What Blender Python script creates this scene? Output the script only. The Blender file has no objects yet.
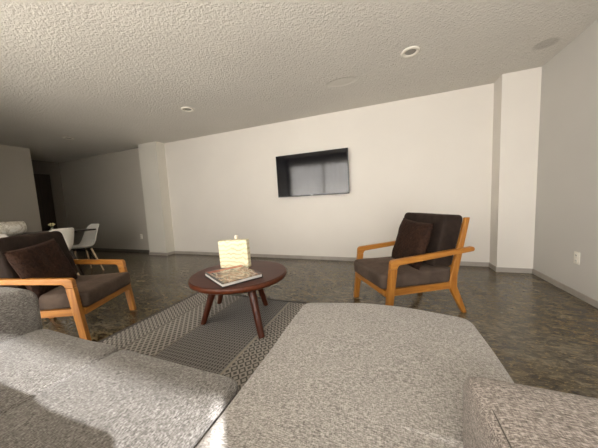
import bpy, bmesh, math, random
from mathutils import Vector, Matrix, noise
random.seed(4)
PI = math.pi
C = bpy.context.scene.collection

# ------------------------------------------------------------------ helpers
def tag(o, label=None, cat=None, group=None, kind=None):
    if label: o['label'] = label
    if cat: o['category'] = cat
    if group: o['group'] = group
    if kind: o['kind'] = kind
    return o

def empty(name, loc, rz=0):
    o = bpy.data.objects.new(name, None); C.objects.link(o)
    o.empty_display_size = .1
    o.location = loc; o.rotation_euler = (0, 0, rz)
    return o

def obj(name, bm, mat, parent=None, smooth=False, bevel=0, seg=2):
    bmesh.ops.recalc_face_normals(bm, faces=bm.faces[:])
    me = bpy.data.meshes.new(name); bm.to_mesh(me); bm.free()
    o = bpy.data.objects.new(name, me); C.objects.link(o)
    me.materials.append(mat)
    if smooth:
        for p in me.polygons: p.use_smooth = True
    if bevel:
        b = o.modifiers.new('bevel', 'BEVEL'); b.width = bevel; b.segments = seg
        b.limit_method = 'ANGLE'; b.angle_limit = math.radians(35)
        for p in me.polygons: p.use_smooth = True
        n = o.modifiers.new('wn', 'WEIGHTED_NORMAL'); n.keep_sharp = False
    if parent: o.parent = parent
    return o

def copy_tree(o, parent=None):
    c = o.copy(); C.objects.link(c)
    if parent: c.parent = parent
    for ch in list(o.children): copy_tree(ch, c)
    return c

def box(bm, x0, x1, y0, y1, z0, z1, M=None):
    vs = [bm.verts.new((x, y, z)) for x in (x0, x1) for y in (y0, y1) for z in (z0, z1)]
    for f in ((0,1,3,2),(4,6,7,5),(0,4,5,1),(2,3,7,6),(0,2,6,4),(1,5,7,3)):
        bm.faces.new([vs[i] for i in f])
    if M:
        for v in vs: v.co = M @ v.co
    return bm

def BM(): return bmesh.new()

def prism(bm, pts, a0, a1, axis='y'):
    """polygon in (x,z) extruded along y, or (x,y) extruded along z, or (y,z) along x"""
    def mk(p, a):
        return {'y': (p[0], a, p[1]), 'z': (p[0], p[1], a), 'x': (a, p[0], p[1])}[axis]
    A = [bm.verts.new(mk(p, a0)) for p in pts]; B = [bm.verts.new(mk(p, a1)) for p in pts]
    n = len(pts)
    bm.faces.new(A); bm.faces.new(B[::-1])
    for i in range(n): bm.faces.new((A[i], B[i], B[(i+1)%n], A[(i+1)%n]))
    return bm

def tube(bm, pts, r, n=10, r1=None):
    pts = [Vector(p) for p in pts]; rings = []
    for i, p in enumerate(pts):
        d = (pts[min(i+1, len(pts)-1)] - pts[max(i-1, 0)]).normalized()
        a = d.orthogonal().normalized() if i == 0 else (rings_u - d*rings_u.dot(d)).normalized()
        rings_u = a; b = d.cross(a)
        rr = r if r1 is None else r + (r1-r)*i/(len(pts)-1)
        rings.append([bm.verts.new(p + a*rr*math.cos(2*PI*k/n) + b*rr*math.sin(2*PI*k/n)) for k in range(n)])
    for i in range(len(rings)-1):
        for k in range(n):
            bm.faces.new((rings[i][k], rings[i][(k+1)%n], rings[i+1][(k+1)%n], rings[i+1][k]))
    bm.faces.new(rings[0][::-1]); bm.faces.new(rings[-1])
    return bm

def lathe(bm, prof, n=48, c=(0,0,0), closed=False):
    rings = []
    for r, z in prof:
        if r < 1e-6: rings.append([bm.verts.new((c[0], c[1], c[2]+z))])
        else: rings.append([bm.verts.new((c[0]+r*math.cos(2*PI*k/n), c[1]+r*math.sin(2*PI*k/n), c[2]+z)) for k in range(n)])
    m = len(rings)
    for i in range(m if closed else m-1):
        A, B = rings[i], rings[(i+1) % m]
        for k in range(n):
            k2 = (k+1) % n
            if len(A) == 1 and len(B) == 1: continue
            if len(A) == 1: bm.faces.new((A[0], B[k], B[k2]))
            elif len(B) == 1: bm.faces.new((A[k], A[k2], B[0]))
            else: bm.faces.new((A[k], A[k2], B[k2], B[k]))
    return bm

def rounded_outline(poly, rad, step=.02):
    """round the corners of a polygon, then resample evenly"""
    n = len(poly); out = []
    rads = rad if isinstance(rad, (list, tuple)) else [rad]*n
    for i in range(n):
        p = Vector(poly[i]); a = (Vector(poly[i-1])-p); b = (Vector(poly[(i+1)%n])-p)
        r = min(rads[i], a.length*.49, b.length*.49); a.normalize(); b.normalize()
        p0 = p+a*r; p2 = p+b*r
        for k in range(9):
            t = k/8; out.append((1-t)**2*p0 + 2*t*(1-t)*p + t*t*p2)
    res = []
    for i in range(len(out)):
        a, b = out[i], out[(i+1) % len(out)]
        m = max(1, int((b-a).length/step))
        for k in range(m): 
            if (b-a).length > 1e-6 or k == 0: res.append(a + (b-a)*k/m)
    clean = [res[0]]
    for q in res[1:]:
        if (q-clean[-1]).length > 1e-4: clean.append(q)
    if (clean[0]-clean[-1]).length < 1e-4: clean.pop()
    return clean

def cushion(bm, poly, z0, z1, r, cr, puff=.01, centre=None, step=.025, wob=.0, seed=0, side=0.0):
    """soft slab: rounded outline, round top and bottom edges, gently domed top"""
    P = rounded_outline(poly, cr, step)
    c = Vector(centre) if centre else sum(P, Vector((0, 0)))/len(P)
    prof = []      # (inset, z)
    K = 6
    for k in range(K+1):
        a = PI/2*k/K; prof.append((r*(1-math.sin(a)), z0 + r*(1-math.cos(a))))
    H = z1-r-(z0+r)
    for k in (.33, .66): prof.append((-side, z0+r+H*k))
    for k in range(K+1):
        a = PI/2*k/K; prof.append((r*(1-math.cos(a)), z1 - r + r*math.sin(a)))
    rings = []
    def P_in(q, d): 
        v = c-q; return q + v.normalized()*d
    for d, z in prof:
        rings.append([bm.verts.new((*(P_in(q, d)), z)) for q in P])
    top0 = [P_in(q, r) for q in P]
    N = 12
    for j in range(1, N):
        t = j/N
        zz = z1 + puff*math.sin(PI/2*min(1, t*1.6))
        rings.append([bm.verts.new((*(q + (c-q)*t), zz)) for q in top0])
    ct = bm.verts.new((c.x, c.y, z1+puff)); n = len(P)
    for i in range(len(rings)-1):
        for k in range(n):
            bm.faces.new((rings[i][k], rings[i][(k+1)%n], rings[i+1][(k+1)%n], rings[i+1][k]))
    for k in range(n): bm.faces.new((rings[-1][k], rings[-1][(k+1)%n], ct))
    bm.faces.new(rings[0][::-1])
    if wob:
        for v in bm.verts:
            q = v.co*3.2 + Vector((seed*7.1, seed*3.3, 0))
            v.co += Vector((noise.noise(q), noise.noise(q+Vector((9, 0, 0))), noise.noise(q+Vector((0, 9, 0)))))*wob
    return bm

def rect(x0, x1, y0, y1): return [(x0, y0), (x1, y0), (x1, y1), (x0, y1)]

def throw_pillow(bm, s, t, pinch=.06):
    """square pillow in local xz plane, thickness along y"""
    N = 20; F = []; B = []
    for side, L in ((1, F), (-1, B)):
        for i in range(N+1):
            row = []
            for j in range(N+1):
                u = 2*i/N-1; v = 2*j/N-1
                e = (1-u**4)*(1-v**4)
                k = 1 - pinch*(1-abs(u)**2*abs(v)**2*0 - (u*u*v*v))
                x = u*s/2*(1-pinch*(1-v*v)*abs(u)) ; z = v*s/2*(1-pinch*(1-u*u)*abs(v))
                y = side*t/2*e**.55
                y += .006*noise.noise(Vector((x*14, side*3, z*14)))*min(1, e*3)
                if side < 0 and (i in (0, N) or j in (0, N)): row.append(F[i][j])
                else: row.append(bm.verts.new((x, y, z)))
            L.append(row)
    for L in (F, B):
        for i in range(N):
            for j in range(N):
                bm.faces.new((L[i][j], L[i+1][j], L[i+1][j+1], L[i][j+1]))
    return bm

# ------------------------------------------------------------------ materials
class NT:
    def __init__(s, name):
        s.m = bpy.data.materials.new(name); s.m.use_nodes = True
        s.t = s.m.node_tree; s.b = s.t.nodes['Principled BSDF']; s.out = s.t.nodes['Material Output']
    def n(s, typ, **kw):
        nd = s.t.nodes.new(typ)
        for k, v in kw.items():
            if k in nd.inputs: nd.inputs[k].default_value = v
            else: setattr(nd, k, v)
        return nd
    def l(s, a, b): s.t.links.new(a, b)
    def coord(s, scale=(1, 1, 1), rot=(0, 0, 0), which='Object'):
        tc = s.n('ShaderNodeTexCoord'); mp = s.n('ShaderNodeMapping')
        mp.inputs['Scale'].default_value = scale; mp.inputs['Rotation'].default_value = rot
        s.l(tc.outputs[which], mp.inputs[0]); return mp.outputs[0]
    def noise(s, vec, scale, detail=4, rough=.55, dist=0):
        nd = s.n('ShaderNodeTexNoise'); nd.inputs['Scale'].default_value = scale
        nd.inputs['Detail'].default_value = detail; nd.inputs['Roughness'].default_value = rough
        nd.inputs['Distortion'].default_value = dist
        s.l(vec, nd.inputs['Vector']); return nd.outputs['Fac']
    def ramp(s, fac, stops):
        r = s.n('ShaderNodeValToRGB'); e = r.color_ramp.elements
        while len(e) < len(stops): e.new(.5)
        for i, (p, c) in enumerate(stops):
            e[i].position = p; e[i].color = (*c, 1) if len(c) == 3 else c
        s.l(fac, r.inputs[0]); return r.outputs[0]
    def mix(s, fac, a, b, mode='MIX'):
        m = s.n('ShaderNodeMix', data_type='RGBA', blend_type=mode)
        for sock, v in ((m.inputs[0], fac), (m.inputs[6], a), (m.inputs[7], b)):
            if hasattr(v, 'node'): s.l(v, sock)
            elif isinstance(v, (int, float)): sock.default_value = v
            else: sock.default_value = (*v, 1)
        return m.outputs[2]
    def math(s, op, a, b=None, c=None):
        m = s.n('ShaderNodeMath', operation=op)
        for i, v in enumerate((a, b, c)):
            if v is None: continue
            if hasattr(v, 'node'): s.l(v, m.inputs[i])
            else: m.inputs[i].default_value = v
        return m.outputs[0]
    def bump(s, h, strength=.3, dist=.01):
        b = s.n('ShaderNodeBump'); b.inputs['Strength'].default_value = strength
        b.inputs['Distance'].default_value = dist; s.l(h, b.inputs['Height'])
        s.l(b.outputs[0], s.b.inputs['Normal'])
    def set(s, col=None, rough=.5, metal=0, spec=None, **kw):
        if col is not None:
            if hasattr(col, 'node'): s.l(col, s.b.inputs['Base Color'])
            else: s.b.inputs['Base Color'].default_value = (*col, 1)
        s.b.inputs['Roughness'].default_value = rough; s.b.inputs['Metallic'].default_value = metal
        if spec is not None: s.b.inputs['Specular IOR Level'].default_value = spec
        for k, v in kw.items(): s.b.inputs[k].default_value = v
        return s.m

def paint(name, col, var=.02):
    k = NT(name); v = k.coord()
    f = k.noise(v, 1.3, 3)
    c = k.ramp(f, [(.3, tuple(a*(1-var) for a in col)), (.7, tuple(min(1, a*(1+var)) for a in col))])
    k.bump(k.noise(v, 90, 2), .12, .004)
    return k.set(c, .75, spec=.25)

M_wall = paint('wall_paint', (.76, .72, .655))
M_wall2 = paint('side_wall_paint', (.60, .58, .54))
M_wall3 = paint('left_wall_shaded_paint', (.50, .465, .40))  # fading light on the left walls put into a darker colour
M_wall4 = paint('corridor_shaded_paint', (.22, .195, .16))  # shade of the corridor put into a dark wall colour
M_pilp = paint('pillar_paint', (.68, .65, .575))
M_pier = paint('window_wall_paint', (.16, .15, .14))  # darkened to dim the screen reflections and cut bounce on the left

M_tile = paint('balcony_bounce_tile', (.66, .63, .58))  # pale so that sun bounces off it onto the ceiling
# popcorn ceiling
k = NT('ceiling_texture'); v = k.coord()
n1 = k.noise(v, 46, 3, .6, .3); n2 = k.noise(v, 80, 2, .6)
h = k.math('ADD', k.math('MULTIPLY', n1, 1.2), k.math('MULTIPLY', n2, .5))
# smoother plaster repair and a round stain, marks of their own on the ceiling
def blob(k, v, cx, cy, rx, ry, e0=.75, e1=1.1):
    s_ = k.n('ShaderNodeSeparateXYZ'); k.l(v, s_.inputs[0])
    dx = k.math('DIVIDE', k.math('SUBTRACT', s_.outputs[0], cx), rx)
    dy = k.math('DIVIDE', k.math('SUBTRACT', s_.outputs[1], cy), ry)
    d = k.math('SQRT', k.math('ADD', k.math('MULTIPLY', dx, dx), k.math('MULTIPLY', dy, dy)))
    mr = k.n('ShaderNodeMapRange'); mr.inputs['From Min'].default_value = e0; mr.inputs['From Max'].default_value = e1
    mr.inputs['To Min'].default_value = 1; mr.inputs['To Max'].default_value = 0
    mr.interpolation_type = 'SMOOTHSTEP'
    k.l(d, mr.inputs['Value']); return mr.outputs[0]
col = k.ramp(k.noise(v, .8, 3), [(.3, (.65, .62, .565)), (.7, (.71, .68, .62))])
col = k.mix(k.math('MULTIPLY', n1, .35), col, (.76, .73, .67))
col = k.mix(k.math('MULTIPLY', blob(k, v, 1.45, 3.19, .10, .10), .38), col, (.25, .23, .20))
pb = blob(k, v, -.52, 3.03, .19, .10)
col = k.mix(k.math('MULTIPLY', pb, .35), col, (.68, .65, .58))
h = k.math('MULTIPLY', h, k.math('SUBTRACT', 1, k.math('MULTIPLY', pb, .8)))
k.bump(h, .62, .018)
M_ceil = k.set(col, .85, spec=.2)

# mottled polished stone floor
k = NT('floor_stone'); v = k.coord()
vs = k.coord((1, 2.2, 1), (0, 0, .5))
a = k.noise(v, 1.6, 5, .6, .8); b = k.noise(vs, 9, 8, .70, 1.4); c = k.noise(vs, 30, 5, .7, 1.2)
base = k.ramp(b, [(.36, (.018, .012, .006)), (.46, (.055, .040, .021)), (.54, (.105, .080, .044)), (.66, (.21, .165, .09))])
base = k.mix(k.ramp(a, [(.42, (0, 0, 0)), (.60, (.8, .8, .8))]), base, k.ramp(b, [(.36, (.045, .036, .024)), (.5, (.11, .094, .066)), (.66, (.20, .175, .125))]))
base = k.mix(k.ramp(c, [(.55, (0, 0, 0)), (.66, (.75, .75, .75))]), base, (.34, .25, .115))
base = k.mix(k.ramp(c, [(.32, (.7, .7, .7)), (.42, (0, 0, 0))]), base, (.020, .015, .009))
# tile joints
sx = k.n('ShaderNodeSeparateXYZ'); k.l(v, sx.inputs[0])
M_rough = k.ramp(b, [(.3, (.15,)*3), (.7, (.28,)*3)])
k.l(M_rough, k.b.inputs['Roughness'])
k.bump(b, .06, .005)
k.l(base, k.b.inputs['Base Color']); k.b.inputs['Specular IOR Level'].default_value = .5
M_floor = k.m

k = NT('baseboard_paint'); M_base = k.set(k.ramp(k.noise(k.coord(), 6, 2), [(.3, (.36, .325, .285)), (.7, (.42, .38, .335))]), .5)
k = NT('dark_door_wood'); M_door = k.set(k.ramp(k.noise(k.coord((1, 12, 1)), 3, 4), [(.3, (.035, .022, .014)), (.7, (.06, .038, .024))]), .5)

def fabric(name, c0, c1, c2, scale=300, bump=.35, sheen=.12, along='x'):
    k = NT(name)
    vx = k.coord((.22, 1, 1)); vy = k.coord((1, .22, 1)); vo = k.coord()
    a = k.noise(vx, scale, 2, .6); b = k.noise(vy, scale, 2, .6); big = k.noise(vo, 7, 3, .6)
    wa, wb = (.62, .34) if along == 'x' else (.34, .62)
    f = k.math('ADD', k.math('ADD', k.math('MULTIPLY', a, wa), k.math('MULTIPLY', b, wb)), k.math('MULTIPLY', big, .04))
    col = k.ramp(f, [(.38, c0), (.50, c1), (.62, c2)])
    k.bump(f, bump, .004)
    return k.set(col, .9, spec=.12, **{'Sheen Weight': sheen, 'Sheen Roughness': .5})
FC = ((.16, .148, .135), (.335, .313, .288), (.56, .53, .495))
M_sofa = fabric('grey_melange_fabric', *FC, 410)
M_sofa_y = fabric('grey_melange_shaded_fabric', (.075, .069, .062), (.185, .171, .156), (.37, .352, .33), 410, along='y')  # same fabric, the shade over the seats put into darker tones
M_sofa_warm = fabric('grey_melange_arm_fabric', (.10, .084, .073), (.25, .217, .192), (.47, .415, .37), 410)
k = NT('sofa_seam'); M_seam = k.set(k.ramp(k.noise(k.coord(), 60, 2), [(0, (.07, .06, .05)), (1, (.11, .10, .085))]), .9)

def velvet(name, c0, c1, scale=7, sheen=.12, fine=0):
    k = NT(name); v = k.coord()
    f = k.noise(v, scale, 4, .6, .4)
    if fine: f = k.math('ADD', k.math('MULTIPLY', f, .35), k.math('MULTIPLY', k.noise(v, fine, 3, .7, .6), .65))
    col = k.ramp(f, [(.36, c0), (.64, c1)])
    k.bump(k.noise(v, 160 if not fine else fine, 3), .3 if not fine else .8, .004 if not fine else .01)
    return k.set(col, .8, spec=.15, **{'Sheen Weight': sheen, 'Sheen Roughness': .4, 'Sheen Tint': (.8, .55, .4, 1)})
M_velvet = velvet('taupe_velvet', (.052, .036, .027), (.095, .069, .053))
M_backv = velvet('taupe_velvet_shaded', (.013, .008, .006), (.030, .020, .015))  # seat velvet darkened to put the back cushions' shade into the colour
M_pillow = velvet('brown_shaggy_fabric', (.007, .003, .002), (.044, .020, .011), 7, .03, 55)

def wood(name, c0, c1, c2, axis=0, rough=.38):
    k = NT(name); s = [14, 14, 14]; s[axis] = 1.2
    v = k.coord(tuple(s)); f = k.noise(v, 3.2, 6, .65, .6)
    col = k.ramp(f, [(.3, c0), (.5, c1), (.7, c2)])
    k.bump(f, .05, .003)
    return k.set(col, rough, spec=.4)
OK = ((.24, .085, .013), (.37, .148, .024), (.46, .205, .040))
M_oak_x = wood('honey_oak_lengthwise', *OK, 0)
M_oak_z = wood('honey_oak_upright', *OK, 2)
M_oak_y = wood('honey_oak_crosswise', *OK, 1)
M_mahog = wood('dark_reddish_wood', (.034, .008, .004), (.060, .015, .007), (.088, .023, .010), 0, .42)
M_mahog_z = wood('dark_reddish_wood_leg', (.035, .008, .004), (.070, .016, .006), (.11, .028, .010), 2, .34)
M_rim = wood('reddish_wood_rim', (.06, .014, .006), (.11, .028, .010), (.16, .045, .015), 0, .34)
M_dark = wood('espresso_wood', (.012, .007, .005), (.022, .013, .009), (.035, .020, .014), 0, .35)
M_beech = wood('pale_beech', (.40, .28, .17), (.52, .38, .24), (.60, .46, .30), 2)

k = NT('white_moulded_plastic'); M_white = k.set((.80, .77, .70), .32)
k = NT('light_trim'); M_trim = k.set((.80, .76, .67), .45)
k = NT('lamp_recess'); M_recess = k.set((.30, .28, .24), .4)
k = NT('black_plastic'); M_black = k.set((.012, .012, .013), .35)
k = NT('dark_metal'); M_metal = k.set((.03, .03, .03), .4, 1)
k = NT('screen_glass'); M_screen = k.set((.006, .006, .008), .07, spec=.5)
k = NT('silver_print'); M_silver = k.set((.5, .5, .5), .4, .6)
k = NT('window_frame_paint'); M_wframe = k.set((.78, .78, .76), .4)
k = NT('socket_hole'); M_hole = k.set((.05, .045, .04), .5)

# rug, woven pattern in the rug's own coordinates
k = NT('woven_rug')
tc = k.n('ShaderNodeTexCoord'); sp = k.n('ShaderNodeSeparateXYZ'); k.l(tc.outputs['Object'], sp.inputs[0])
X, Y = sp.outputs[0], sp.outputs[1]
def tri(val, p, off=0):
    """triangle wave 0..1"""
    f = k.math('FRACT', k.math('ADD', k.math('DIVIDE', val, p), off))
    return k.math('ABSOLUTE', k.math('SUBTRACT', k.math('MULTIPLY', f, 2), 1))
def gt(a, t): return k.math('GREATER_THAN', a, t)
def lt(a, t): return k.math('LESS_THAN', a, t)
def band(x0, x1): return k.math('MULTIPLY', gt(X, x0), lt(X, x1))
# concentric diamonds
def diamonds(px, py, rings):
    d = k.math('ADD', tri(X, px), tri(Y, py))           # 0..2
    return k.math('SINE', k.math('MULTIPLY', d, PI*rings))
dia = gt(diamonds(.058, .068, 2.0), .22)
dia2 = gt(diamonds(.050, .056, 1.5), .1)
# short dashes, bricked
row = k.math('FLOOR', k.math('DIVIDE', Y, .030))
xo = k.math('ADD', X, k.math('MULTIPLY', k.math('MODULO', k.math('ABSOLUTE', row), 2), .022))
dash = k.math('MULTIPLY', gt(tri(xo, .044), .34), gt(tri(Y, .030), .30))
# chevrons
chev = gt(tri(k.math('ADD', Y, k.math('MULTIPLY', tri(X, .056), .030)), .034), .52)
light, dark, mid = (.43, .40, .36), (.10, .093, .086), (.26, .248, .238)
yarn = k.noise(tc.outputs['Object'], 260, 2)
c_mid = k.mix(dash, mid, (.075, .070, .069))
c_mid = k.mix(k.math('MULTIPLY', gt(tri(xo, .044), .86), 1), c_mid, (.34, .32, .29))
c_r = k.mix(dia, light, (.105, .098, .090))
c_l1 = k.mix(chev, light, dark)
c_l2 = k.mix(dia2, light, (.12, .112, .10))
col = k.mix(band(-1.56, -.97), c_l2, c_mid)
col = k.mix(gt(X, -.97), col, c_r)
col = k.mix(lt(X, -1.88), col, c_l1)
for a0, a1, cc in ((-.985, -.967, (.42, .38, .31)), (-1.570, -1.556, (.30, .27, .23)), (-1.89, -1.875, (.2, .18, .16)), (-.66, -.645, (.42, .38, .31))):
    col = k.mix(band(a0, a1), col, cc)
edge = k.math('MAXIMUM', lt(X, -2.145), gt(X, -.385)); edge = k.math('MAXIMUM', edge, gt(Y, 2.165))
col = k.mix(edge, col, (.085, .078, .070))
col = k.mix(k.math('MULTIPLY', yarn, .35), col, (.16, .15, .135))
k.bump(yarn, .4, .004)
M_rug = k.set(col, .95, spec=.1)

# banded onyx
k = NT('banded_onyx'); v = k.coord((1, 1, 1))
sz = k.n('ShaderNodeSeparateXYZ'); k.l(v, sz.inputs[0])
ph = k.math('ADD', k.math('MULTIPLY', sz.outputs[2], 150), k.math('MULTIPLY', k.noise(k.coord((1, .3, .5)), 13, 3, .5), 17))
w = k.math('ADD', k.math('MULTIPLY', k.math('SINE', ph), .5), .5)
w = k.math('ADD', k.math('MULTIPLY', w, .75), k.math('MULTIPLY', k.noise(k.coord((.5, .5, 1)), 9, 3), .3))
col = k.ramp(w, [(.10, (.60, .48, .25)), (.22, (.84, .74, .46)), (.45, (.93, .86, .58)), (1, (.95, .90, .66))])
M_onyx = k.set(col, .35)
k = NT('milky_lamp_fitting'); M_milk = k.set((.85, .78, .65), .3)

k = NT('veined_marble'); v = k.coord()
ve = k.math('ABSOLUTE', k.math('SUBTRACT', k.noise(v, 7, 6, .65, 1.2), .5))
col = k.ramp(ve, [(0, (.45, .40, .32)), (.04, (.74, .70, .60)), (.12, (.90, .87, .80))])
M_marble = k.set(col, .35)

k = NT('book_cover'); v = k.coord((1, 1.6, 1), (0, 0, .4))
f = k.noise(v, 4.5, 6, .7, 1.2)
col = k.ramp(f, [(.34, (.012, .010, .010)), (.43, (.10, .045, .03)), (.49, (.34, .20, .12)), (.53, (.52, .43, .32)), (.58, (.10, .07, .055)), (.68, (.015, .012, .012))])
s2 = k.n('ShaderNodeSeparateXYZ'); k.l(k.coord(), s2.inputs[0])
col = k.mix(k.math('LESS_THAN', s2.outputs[0], -.135), col, (.36, .10, .05))
col = k.mix(k.math('LESS_THAN', s2.outputs[1], -.155), col, (.035, .028, .03))
M_cover = k.set(col, .22)
k = NT('black_book_jacket'); M_jacket = k.set((.012, .010, .011), .3)
k = NT('book_pages'); M_pages = k.set(k.ramp(k.noise(k.coord((1, 1, 90)), 4, 2), [(.3, (.62, .59, .55)), (.7, (.82, .80, .76))]), .7)
k = NT('leaf_green'); M_leaf = k.set((.10, .14, .04), .5)
k = NT('petal_cream'); M_petal = k.set((.75, .65, .35), .6)
k = NT('clear_vase'); M_vase = k.set((.5, .5, .45), .1, **{'Transmission Weight': .8})

# sheer and heavy curtain
k = NT('sheer_curtain')
t = k.n('ShaderNodeBsdfTransparent'); tl = k.n('ShaderNodeBsdfTranslucent'); df = k.n('ShaderNodeBsdfDiffuse')
tl.inputs[0].default_value = (.80, .74, .64, 1); df.inputs[0].default_value = (.62, .58, .51, 1)
m1 = k.n('ShaderNodeMixShader'); m1.inputs[0].default_value = .4; k.l(tl.outputs[0], m1.inputs[1]); k.l(df.outputs[0], m1.inputs[2])
m2 = k.n('ShaderNodeMixShader'); m2.inputs[0].default_value = .60; k.l(t.outputs[0], m2.inputs[1]); k.l(m1.outputs[0], m2.inputs[2])
k.l(m2.outputs[0], k.out.inputs[0]); M_sheer = k.m
k = NT('heavy_curtain'); M_drape = k.set(k.ramp(k.noise(k.coord(), 30, 2), [(.3, (.36, .33, .28)), (.7, (.42, .38, .33))]), .9)
k = NT('window_glass')
t = k.n('ShaderNodeBsdfTransparent'); g = k.n('ShaderNodeBsdfGlossy'); g.inputs['Roughness'].default_value = .02
m1 = k.n('ShaderNodeMixShader'); m1.inputs[0].default_value = .06; k.l(t.outputs[0], m1.inputs[1]); k.l(g.outputs[0], m1.inputs[2])
k.l(m1.outputs[0], k.out.inputs[0]); M_glass = k.m

# ------------------------------------------------------------------ the room
H = 2.45; D = 3.972; XR = 1.669; XL = -7.138; YL = 2.844; XLL = -8.582; YW = -.85
def struct(name, bm, mat, parent=None, **kw):
    o = obj(name, bm, mat, parent, **kw)
    if not parent: o['kind'] = 'structure'
    return o
T = .12
struct('floor', box(BM(), XLL-T, XR+T, YW-T, D+T, -.1, 0), M_floor)
struct('ceiling', box(BM(), XLL-T, XR+T, YW-T, D+T, H, H+.1), M_ceil)
struct('wall_back', box(BM(), -5.1, XR+T, D, D+T, 0, H), M_wall)
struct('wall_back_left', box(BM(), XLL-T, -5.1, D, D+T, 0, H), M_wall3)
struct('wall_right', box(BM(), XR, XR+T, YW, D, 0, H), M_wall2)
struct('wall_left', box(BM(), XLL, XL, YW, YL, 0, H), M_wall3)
struct('wall_light_blocker', box(BM(), -3.80, -3.68, YW, .18, 0, H), M_pier)  # unseen stub wall added to keep window light off the far left
# corridor end wall with the door opening
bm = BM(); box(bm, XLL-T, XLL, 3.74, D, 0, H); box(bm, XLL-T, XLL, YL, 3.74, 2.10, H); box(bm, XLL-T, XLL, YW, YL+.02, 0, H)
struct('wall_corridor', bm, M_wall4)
bm = BM(); box(bm, XLL-.06, XLL-.02, YL+.02, 3.74, 0, 2.10)
dr = struct('door_1', bm, M_door)
bm = BM(); tube(bm, [(XLL-.02, 2.95, 1.0), (XLL+.03, 2.95, 1.0), (XLL+.03, 3.05, 1.0)], .009)
obj('door_handle', bm, M_metal, dr, smooth=True)
# pillars against the back wall
struct('trim_1', box(BM(), -5.121, -4.581, 3.766, D, 0, H), M_pilp)['label'] = 'left white wall pillar'
struct('trim_2', box(BM(), 1.300, XR, 3.7305, D, 0, H), M_wall)['label'] = 'right white wall pillar'
# baseboards
bh, bt = .062, .012
k = NT('baseboard_dark'); M_base2 = k.set((.13, .115, .095), .5)  # far left run, darker than the other baseboards
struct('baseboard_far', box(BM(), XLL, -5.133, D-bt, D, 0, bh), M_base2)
bm = BM(); box(bm, -4.581, 1.300, D-bt, D, 0, bh)
box(bm, -5.133, -4.569, 3.766-bt, 3.766, 0, bh); box(bm, -5.133, -5.121, 3.766, D-bt, 0, bh); box(bm, -4.581, -4.569, 3.766, D-bt, 0, bh)
box(bm, 1.288, XR-bt, 3.7305-bt, 3.7305, 0, bh); box(bm, 1.288, 1.300, 3.7305, D-bt, 0, bh)
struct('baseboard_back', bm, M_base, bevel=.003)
struct('baseboard_right', box(BM(), XR-bt, XR, YW, 3.7305, 0, bh), M_base, bevel=.003)
struct('baseboard_left', box(BM(), XL, XL+bt, YW, YL, 0, bh), M_base, bevel=.003)

# window wall behind the sofa: sliding glass doors
W0, W1, WZ = -3.55, 1.25, 2.16
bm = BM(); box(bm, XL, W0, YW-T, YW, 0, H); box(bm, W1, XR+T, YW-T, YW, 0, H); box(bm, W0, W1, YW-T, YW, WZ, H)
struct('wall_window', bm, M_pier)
win = struct('window_1', box(box(BM(), W0, W1, YW-.09, YW-.03, 0, .06), W0, W1, YW-.09, YW-.03, WZ-.06, WZ), M_wframe)
PX = [W0, -2.25, -.95, .80, W1]; nP = 4
for x in PX:
    obj('window_frame', box(BM(), max(W0, x-.035), min(W1, x+.035), YW-.09, YW-.03, .06, WZ-.06), M_wframe, win, bevel=.004)
for i in range(nP):
    x0 = PX[i]+.035; x1 = PX[i+1]-.035
    obj('pane', box(BM(), x0, x1, YW-.064, YW-.058, .06, WZ-.06), M_glass, win)
# curtains
def curtain(name, x0, x1, y, z0, z1, amp, wl, mat, label):
    bm = BM(); n = int((x1-x0)/wl*10); cols = []
    for s in (0, 1):
        L = []
        for i in range(n+1):
            x = x0+(x1-x0)*i/n
            yy = y+amp*math.sin(2*PI*(x-x0)/wl)+amp*.4*math.sin(5.1*(x-x0)/wl) + s*.002
            L.append((bm.verts.new((x, yy, z0)), bm.verts.new((x, yy, z1))))
        cols.append(L)
    for L in (cols[0],) if mat is M_sheer else cols:
        for i in range(n): bm.faces.new((L[i][0], L[i+1][0], L[i+1][1], L[i][1]))
    if mat is not M_sheer:
        A, B = cols
        for i in (0, n): bm.faces.new((A[i][0], A[i][1], B[i][1], B[i][0]))
        for i in range(n):
            bm.faces.new((A[i][1], A[i+1][1], B[i+1][1], B[i][1])); bm.faces.new((A[i][0], A[i+1][0], B[i+1][0], B[i][0]))
    else:
        bmesh.ops.delete(bm, geom=[v for v in bm.verts if not v.link_faces], context='VERTS')
    o = obj(name, bm, mat, smooth=True); tag(o, label, 'curtain'); return o
curtain('sheer_curtain', W0+.02, -.80, YW+.10, .03, H-.03, .004, .16, M_sheer, 'sheer white curtain panel on the left half of the window behind the sofa')
curtain('sheer_curtain', -.76, .56, YW+.10, .03, H-.03, .004, .16, M_sheer, 'sheer white curtain panel on the right half of the window behind the sofa')
curtain('heavy_curtain', 1.22, 1.50, YW+.13, .03, H-.03, .03, .10, M_drape, 'gathered beige heavy curtain hanging at the right end of the window')
# unseen balcony parts, added to cut the sun and bounce light in
struct('trim_3', box(BM(), -6, 3.2, -2.62, YW-T, 2.84, 3.02), M_pier)['label'] = 'unseen balcony slab added above the window to trim the sun band'
struct('trim_5', box(BM(), 2.235, 2.385, -2.62, YW-T, 0, 2.84), M_pier)['label'] = 'unseen balcony side wall added to keep sun off the chaise'
struct('trim_4', box(BM(), -6, 3.2, -2.62, YW-T, -.1, -.0), M_tile)['label'] = 'unseen pale balcony floor added to bounce light onto the ceiling'

# ------------------------------------------------------------------ rug
rug = obj('area_rug', prism(BM(), rounded_outline(rect(-2.18, -.35, -.20, 2.20), .01, 1), .001, .009, 'z'), M_rug)
tag(rug, 'grey and beige woven area rug with bands of diamond pattern on the stone floor', 'rug')

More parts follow.
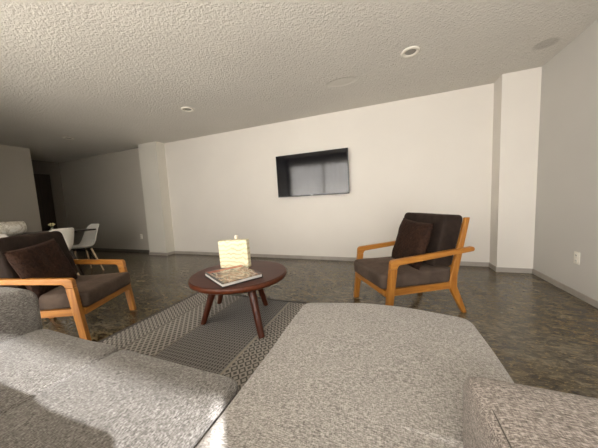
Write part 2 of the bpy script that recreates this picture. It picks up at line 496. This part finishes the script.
# ------------------------------------------------------------------ sofa
sofa = empty('sectional_sofa', (0, 0, 0))
tag(sofa, 'grey melange fabric sectional sofa with chaise in the foreground, beside the woven rug', 'sofa')
SZ = .42
ARM0, ARM1 = -2.10, .45
bm = BM(); prism(bm, [(-1.83, -.30), (.145, -.30), (.145, .62), (.35, .62), (.35, 1.33), (-.48, 1.33), (-.48, .60), (-1.83, .60)], .09, .245, 'z')
obj('base', bm, M_sofa, sofa, bevel=.02)
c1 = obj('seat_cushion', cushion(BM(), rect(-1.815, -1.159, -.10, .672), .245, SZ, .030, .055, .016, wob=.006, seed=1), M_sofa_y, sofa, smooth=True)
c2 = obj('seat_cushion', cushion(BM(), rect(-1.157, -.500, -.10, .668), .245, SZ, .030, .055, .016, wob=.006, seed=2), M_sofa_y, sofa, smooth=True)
ch = [(-.495, -.10), (.15, -.10), (.15, .625), (.392, .64), (.390, 1.12), (.378, 1.378), (-.06, 1.455), (-.505, 1.345), (-.495, .6)]
c3 = obj('chaise_cushion', cushion(BM(), ch, .245, SZ, .045, [.05, .03, .02, .05, .1, .06, .3, .05, .1], .012, centre=(-.13, .62), wob=.006, seed=3), M_sofa, sofa, smooth=True)
def arm(x0, x1, ztop, r, mat):
    a = obj('armrest', cushion(BM(), rect(x0, x1, -.33, .675 if x0 < -1 else .668), .07, ztop, r, .04, .014, wob=.006, seed=5+x0), mat, sofa, smooth=True)
    return a
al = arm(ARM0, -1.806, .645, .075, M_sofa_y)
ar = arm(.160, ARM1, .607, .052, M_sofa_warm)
bm = BM(); tube(bm, [(.186, .650, .585), (.186, .635, .597), (.186, .61, .6060), (.186, .50, .6095), (.186, .40, .6105), (.186, .2, .6115), (.186, -.2, .609)], .0013, 6)
obj('seam', bm, M_seam, ar, smooth=True)
obj('back_frame', cushion(BM(), rect(-1.832, .157, -.36, -.20), .07, .60, .05, .04, .008), M_sofa, sofa, smooth=True)
def back_cush(x0, x1, seed, zt=.815):
    bm = BM(); cushion(bm, rect(x0, x1, 0, zt-SZ-.02), -.07, .06, .05, .06, .015, wob=.005, seed=seed)
    # local: x along, y up, z thickness
    for v in bm.verts:
        x, y, z = v.co; v.co = Vector((x, -.135 + z - y*.10, SZ+.02+y))
    obj('back_cushion', bm, M_sofa, sofa, smooth=True)
back_cush(-1.80, -1.03, 11, .805); back_cush(-1.01, -.25, 12)
for x, y in ((-2.04, .56), (-2.04, -.27), (.39, -.27), (.39, .55), (-.42, 1.22), (.28, 1.22)):
    bm = BM(); prism(bm, rect(x-.025, x+.025, y-.025, y+.025), 0.0005 if not (-2.2 < x < -.35) else .0095, .095, 'z'); obj('leg', bm, M_dark, sofa, bevel=.003)

# ------------------------------------------------------------------ coffee table
tb = empty('coffee_table', (-1.30, 1.80, 0))
tag(tb, 'low round coffee table in dark reddish wood standing on the rug', 'table')
TZ = .42; R_ = .430
bm = BM(); lathe(bm, [(0, TZ-.054), (R_-.020, TZ-.054), (R_-.006, TZ-.046), (R_, TZ-.022), (R_-.001, TZ-.006), (R_-.007, TZ), (0, TZ)], 96)
top = obj('tabletop', bm, M_mahog, tb, smooth=True)
bm = BM(); lathe(bm, [(R_-.004, TZ-.045), (R_+.001, TZ-.040), (R_+.0025, TZ-.024), (R_+.001, TZ-.009), (R_-.004, TZ-.006)], 96, closed=True)
obj('rim', bm, M_rim, tb, smooth=True)
e = top.modifiers.new('es', 'EDGE_SPLIT'); e.split_angle = math.radians(40)
for fx, fy in ((-1.54, 1.552), (-1.695, 1.954), (-.928, 1.505), (-1.185, 2.04)):
    f = Vector((fx+1.30, fy-1.80, .009)); t = Vector((f.x*.62, f.y*.62, TZ-.052))
    bm = BM(); tube(bm, [f, t], .025, 14, .035)
    for v in bm.verts:
        if v.co.z < .06: v.co.z = max(.0095, v.co.z)
    obj('leg', bm, M_mahog_z, tb, smooth=True, bevel=.003)
bm = BM(); 
for a in (.7, .7+PI/2):
    box(bm, -.26, .26, -.02, .02, TZ-.074, TZ-.052, Matrix.Rotation(a, 4, 'Z'))
obj('apron_brace', bm, M_mahog, tb)

# onyx lamp block
on = empty('onyx_table_lamp', (-1.435, 1.935, TZ), math.radians(10)); on.scale = (1.0, 1.0, 1.0)
tag(on, 'cream square banded stone lamp block standing on the coffee table behind the book', 'lamp')
bm = BM(); box(bm, -.150, .150, -.035, .035, 0, .275, Matrix.Rotation(math.radians(-1.5), 4, 'Y'))
for v in bm.verts: v.co.z = max(v.co.z, .0005)
obj('stone_block', bm, M_onyx, on, bevel=.006)
bm = BM(); lathe(bm, [(0, .245), (.022, .245), (.022, .300), (.019, .312), (0, .314)], 20, (0.0, .052, 0)); obj('lamp_fitting', bm, M_milk, on, smooth=True)
bm = BM(); box(bm, -.03, .03, .030, .075, .0005, .245); obj('fitting_stem', bm, M_milk, on, bevel=.004)

# book
u = Vector((.344, -.202, 0)).normalized(); ang = math.atan2(u.y, u.x)
bk = empty('hardcover_book', (-1.268, 1.655, TZ), ang)
tag(bk, 'large hardcover photo book with brown and red cover lying on the coffee table', 'book')
bx, by = .207, .172
# the photographed book is a slight parallelogram in view; build it square
obj('back_cover', box(BM(), -bx, bx, -by, by, .0005, .008), M_jacket, bk, bevel=.001)
obj('page_block', box(BM(), -bx+.004, bx-.006, -by+.006, by-.002, .008, .030), M_pages, bk)
obj('front_cover', box(BM(), -bx, bx, -by, by, .030, .035), M_cover, bk, bevel=.001)
obj('spine', box(BM(), -bx, bx, by-.002, by+.003, .0005, .035), M_jacket, bk, bevel=.001)

# ------------------------------------------------------------------ armchairs
def make_armchair(loc, rz, near):
    """local: +x front, +y left, z up; origin between the front legs"""
    r = empty('wooden_armchair', loc, rz)
    HA, RISE, LA = .54, .05, .745
    w = .305
    for s in (-1, 1):
        y0, y1 = s*w-.019, s*w+.019
        # armrest with rounded elbow
        th = .046
        pts = [(-.030, HA-.075), (.030, HA-.075)]
        for i in range(7):
            a = PI/2*i/6; pts.append((.026-.032+.032*math.cos(a), HA-.032+.032*math.sin(a)))
        pts += [(-LA+.02, HA+RISE), (-LA+.006, HA+RISE-.006), (-LA, HA+RISE-th*.45), (-LA+.006, HA+RISE-th*.8), (-LA+.02, HA+RISE-th+.006), (-.05, HA-th), (-.036, HA-th-.010)]
        obj('armrest', prism(BM(), pts, y0, y1), M_oak_x, r, bevel=.005)
        obj('front_leg', prism(BM(), [(.032, 0), (.082, 0), (.030, HA-.076), (-.030, HA-.076)], y0, y1), M_oak_z, r, bevel=.004)
        ya, yb = (s*.271-.015, s*.271+.015)
        obj('rear_leg', prism(BM(), [(-.715, 0), (-.675, 0), (-.545, .235), (-.540, .30), (-.690, .835), (-.730, .835), (-.615, .34), (-.612, .25)], ya, yb), M_oak_z, r, bevel=.004)
        obj('side_rail', prism(BM(), [(-.545, .235), (.035, .230), (.035, .285), (-.545, .290)], ya, yb), M_oak_x, r, bevel=.003)
    obj('front_rail', box(BM(), .036, .064, -.285, .285, .235, .285), M_oak_y, r, bevel=.003)
    obj('rear_rail', box(BM(), -.585, -.555, -.255, .255, .240, .285), M_oak_y, r, bevel=.003)
    for i in range(4):
        z = .42+i*.115; x = -.590-(z-.34)*.23
        obj('back_slat', box(BM(), x-.010, x+.010, -.255, .255, z-.02, z+.02), M_oak_y, r, bevel=.003)
    obj('seat_panel', box(BM(), -.555, .035, -.255, .255, .268, .284), M_oak_y, r)
    bm = cushion(BM(), rect(-.565, .092, -.284, .284), .288, .415, .028, .04, .015, wob=.005, seed=loc[0])
    obj('seat_cushion', bm, M_velvet, r, smooth=True)
    bm = cushion(BM(), rect(-.285, .285, 0, .455), -.055, .130, .028, .045, .012, wob=.006, seed=3+loc[0])
    for v in bm.verts:
        x, y, z = v.co; v.co = Vector((-.510 + z*.97 - y*.255, x, .420 + y*.97 + z*.10))
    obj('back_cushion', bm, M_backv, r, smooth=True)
    return r
GR = 'matching wooden armchairs'
cr = make_armchair((-.135, 2.25, 0), 3.681, 1)
tag(cr, 'honey wood armchair with taupe velvet cushions on the right, in front of the pale wall', 'armchair', GR)
cl = make_armchair((-2.432, 1.304, 0), .456, 0)
tag(cl, 'honey wood armchair with taupe velvet cushions at the left, next to the sofa arm', 'armchair', GR)

def pillow(chair, lx, ly, lz, s, tilt, roll, yaw, label):
    bm = throw_pillow(BM(), s, .11)
    o = obj('throw_pillow', bm, M_pillow, smooth=True)
    Mc = Matrix.Translation(chair.location) @ Matrix.Rotation(chair.rotation_euler.z, 4, 'Z')
    Ml = Matrix.Translation((lx, ly, lz)) @ Matrix.Rotation(yaw, 4, 'Z') @ Matrix.Rotation(tilt, 4, 'Y') @ Matrix.Rotation(PI/2, 4, 'Z') @ Matrix.Rotation(roll, 4, 'Y')
    o.matrix_world = Mc @ Ml
    tag(o, label, 'pillow', 'dark brown throw pillows'); return o
pillow(cr, -.335, .05, .610, .43, math.radians(-17), math.radians(3), 0, 'dark brown textured throw pillow leaning in the armchair on the right')
pillow(cl, -.335, -.11, .595, .43, math.radians(-17), math.radians(-6), 0, 'dark brown textured throw pillow leaning in the armchair at the left')

# ------------------------------------------------------------------ television
tv = empty('television', (-1.232, 3.90, 1.49)); tv.rotation_euler = (math.radians(1.5), 0, 0)
tag(tv, 'flat black television mounted on the pale back wall', 'television')
w2, h2 = .634, .360
obj('housing', box(BM(), -w2, w2, -.012, .018, -h2, h2), M_black, tv, bevel=.004)
obj('screen', box(BM(), -w2+.009, w2-.009, -.0150, -.0118, -h2+.018, h2-.009), M_screen, tv)
obj('rear_housing', box(BM(), -.40, .40, .018, .042, -.26, .10), M_black, tv, bevel=.01)
obj('wall_bracket', box(BM(), -.2, .2, .042, .060, -.12, .08), M_metal, tv)
obj('logo_plate', box(BM(), -.022, .022, -.0165, -.0148, -h2+.004, -h2+.014), M_silver, tv, bevel=.001)

# ------------------------------------------------------------------ recessed ceiling lights
def downlight(x, y, label):
    r = empty('recessed_ceiling_light', (x, y, H)); tag(r, label, 'ceiling light', 'recessed ceiling lights')
    bm = BM(); lathe(bm, [(.088, 0), (.090, -.006), (.082, -.013), (.066, -.014), (.055, -.009), (.052, -.001)], 40)
    obj('trim_ring', bm, M_trim, r, smooth=True)
    bm = BM(); lathe(bm, [(.052, -.001), (.050, -.004), (.030, -.0025), (0, -.0025)], 32)
    obj('lamp_lens', bm, M_recess, r, smooth=True)
    return r
downlight(.214, 2.733, 'round white recessed ceiling light at the right, nearest the round stain')
downlight(-2.708, 2.80, 'round white recessed ceiling light above and left of the television')
downlight(-5.642, 2.80, 'round white recessed ceiling light farthest left, above the dining table')

# ------------------------------------------------------------------ wall sockets
def outlet(name, loc, rz, label, double):
    r = empty(name, loc, rz); tag(r, label, 'outlet')          # local -y faces the room
    obj('cover_plate', box(BM(), -.036, .036, -.008, 0, -.058, .058), M_trim, r, bevel=.003)
    for z in (-.026, .026):
        f = obj('socket', box(BM(), -.018, .018, -.011, -.008, z-.017, z+.017), M_white, r, bevel=.002)
        for sx in (-.007, .007):
            obj('slot', box(BM(), sx-.0018, sx+.0018, -.0114, -.0108, z-.007, z+.007), M_hole, f)
    return r
outlet('wall_outlet', (XR, 3.004, .373), math.radians(-90), 'white double power outlet low on the right wall', True)
outlet('wall_outlet', (-5.618, D, .386), 0, 'small white power outlet low on the shaded wall left of the left pillar', True)

# ------------------------------------------------------------------ dining corner
dt = empty('dining_table', (-5.17, 1.80, 0)); tag(dt, 'dark espresso dining table behind the left armchair', 'table')
obj('tabletop', box(BM(), -.45, .45, -.70, .76, .728, .75), M_dark, dt, bevel=.004)
for sx in (-1, 1):
    for sy in (-1, 1):
        obj('leg', tube(BM(), [(sx*.40, sy*.52, 0), (sx*.22, sy*.40, .7275)], .016, 12, .024), M_dark, dt, smooth=True)

def make_shell_chair():
    """local: faces +x; origin on the floor below the seat centre"""
    r = empty('shell_dining_chair', (0, 0, 0))
    prof = [(.235, .425, .30), (.225, .445, .34), (.17, .452, .40), (.05, .435, .44), (-.06, .425, .45), (-.135, .445, .455),
            (-.180, .50, .455), (-.200, .58, .45), (-.215, .67, .435), (-.232, .75, .41), (-.248, .80, .36), (-.256, .825, .27)]
    bm = BM(); rows = []
    N = 14
    for i, (x, z, wd) in enumerate(prof):
        t = i/(len(prof)-1); row = []
        nx, nz = (0, 1) if i < 5 else (1, .15)
        lift = .055*math.sin(PI*min(1, max(0, t)))  # sides curl up / forward
        for j in range(N+1):
            u = 2*j/N-1
            cu = abs(u)**2.6*lift
            row.append(bm.verts.new((x+nx*cu*1.3, u*wd/2, z+(cu if i < 8 else 0)*(1 if i < 5 else .5))))
        rows.append(row)
    for i in range(len(rows)-1):
        for j in range(N): bm.faces.new((rows[i][j], rows[i][j+1], rows[i+1][j+1], rows[i+1][j]))
    sh = obj('shell', bm, M_white, r, smooth=True)
    m = sh.modifiers.new('solid', 'SOLIDIFY'); m.thickness = .008
    m = sh.modifiers.new('sub', 'SUBSURF'); m.levels = 1; m.render_levels = 2
    for sx in (-1, 1):
        for sy in (-1, 1):
            f = Vector((sx*.20+.0, sy*.215, 0)); t = Vector((sx*.11, sy*.10, .405))
            obj('leg', tube(BM(), [f, t], .010, 10, .014), M_beech, r, smooth=True)
    bm = BM()
    for a, b in (((.17, .175, .10), (.11, -.10, .39)), ((.17, -.175, .10), (.11, .10, .39)), ((-.17, .175, .10), (-.11, -.10, .39)), ((-.17, -.175, .10), (-.11, .10, .39)),
                 ((.11, .10, .40), (-.11, .10, .40)), ((.11, -.10, .40), (-.11, -.10, .40)), ((.11, .10, .40), (.11, -.10, .40)), ((-.11, .10, .40), (-.11, -.10, .40))):
        tube(bm, [a, b], .005, 6)
    for sx in (-1, 1):
        for sy in (-1, 1): tube(bm, [(sx*.11, sy*.10, .395), (sx*.11, sy*.10, .432)], .008, 6)
    obj('wire_brace', bm, M_metal, r)
    return r
G2 = 'white shell dining chairs around the dining table'
sc = make_shell_chair()
spots = [((-4.66, 1.91, 0), PI+.28, 'white moulded shell dining chair seen from behind, right behind the left armchair'),
         ((-4.98, 2.43, 0), -PI/2-.10, 'white moulded shell dining chair seen in profile at the far end of the dining table'),
         ((-4.66, 1.28, 0), PI-.05, 'white shell dining chair at the left edge, only its top showing below the marble bowl')]
for i, (loc, rz, lab) in enumerate(spots):
    o = sc if i == 0 else copy_tree(sc)
    o.location = loc; o.rotation_euler = (0, 0, rz); tag(o, lab, 'chair', G2)

# marble drum on the table
bm = BM(); lathe(bm, [(0, 0), (.20, 0), (.245, .02), (.268, .06), (.272, .11), (.262, .165), (.245, .20), (.235, .203), (.225, .198), (.240, .15), (.248, .10), (.24, .05), (.21, .025), (0, .02)], 64)
mb = obj('marble_bowl', bm, M_marble, smooth=True); mb.location = (-5.30, 1.66, .7505)
tag(mb, 'wide veined white marble bowl standing on the dining table at the left edge', 'bowl')
# little vase of flowers
fl = empty('flower_vase', (-5.10, 2.155, .7505)); tag(fl, 'small vase with pale yellow flowers on the dining table', 'vase')
bm = BM(); lathe(bm, [(0, 0), (.022, 0), (.028, .02), (.024, .045), (.014, .06), (.016, .068)], 20); obj('vase', bm, M_vase, fl, smooth=True)
for i in range(6):
    a = i*1.1; q = Vector((.030*math.cos(a), .030*math.sin(a), .105+.012*(i % 3)))
    st = obj('flower_stem', tube(BM(), [(0, 0, .01), (q.x*.4, q.y*.4, .07), q], .0018, 5), M_leaf, fl)
    bm = BM(); bmesh.ops.create_icosphere(bm, subdivisions=2, radius=.013)
    for v in bm.verts: v.co = v.co*(1+.3*noise.noise(v.co*90+Vector((i, 0, 0)))) + q
    obj('blossom', bm, M_petal, st, smooth=True)

# ------------------------------------------------------------------ light
Wd = bpy.data.worlds.new('world'); bpy.context.scene.world = Wd; Wd.use_nodes = True
bg = Wd.node_tree.nodes['Background']; bg.inputs[0].default_value = (.80, .88, 1, 1); bg.inputs[1].default_value = 1.0

def area(name, loc, rot, sx, sy, power, col):
    l = bpy.data.lights.new(name, 'AREA'); l.shape = 'RECTANGLE'; l.size = sx; l.size_y = sy; l.energy = power; l.color = col
    o = bpy.data.objects.new(name, l); C.objects.link(o); o.location = loc; o.rotation_euler = rot; return o
# daylight at the glass doors
area('window_daylight', (-1.1, -2.75, 1.35), (math.radians(90), 0, 0), 6.6, 2.7, 850, (1.0, .965, .935))
sun = bpy.data.lights.new('sun', 'SUN'); sun.energy = 25; sun.angle = math.radians(.7); sun.color = (1, .99, .99)
so = bpy.data.objects.new('sun', sun); C.objects.link(so)
dv = Vector((-.68, .80, -.612)); so.rotation_euler = dv.to_track_quat('-Z', 'Y').to_euler(); so.location = (0, -6, 5)

# ------------------------------------------------------------------ camera
cam = bpy.data.cameras.new('camera'); co = bpy.data.objects.new('camera', cam); C.objects.link(co)
cam.sensor_fit = 'HORIZONTAL'; cam.sensor_width = 36; cam.lens = 36*237.40343/598; cam.clip_start = .02
r = Vector((0.93438742, 0.35282063, -0.04937353)); u = Vector((0.0128446, 0.10513549, 0.99437495)); f = Vector((-0.35602691, 0.92976563, -0.09370544))
m = Matrix((r, u, -f)).transposed().to_4x4(); m.translation = (0, 0, 1.038)
co.matrix_world = m
sc_ = bpy.context.scene; sc_.camera = co
sc_.view_settings.view_transform = 'Standard'; sc_.view_settings.look = 'None'
sc_.view_settings.gamma = 1; sc_.view_settings.use_curve_mapping = False
sc_.view_settings.exposure = 0.0
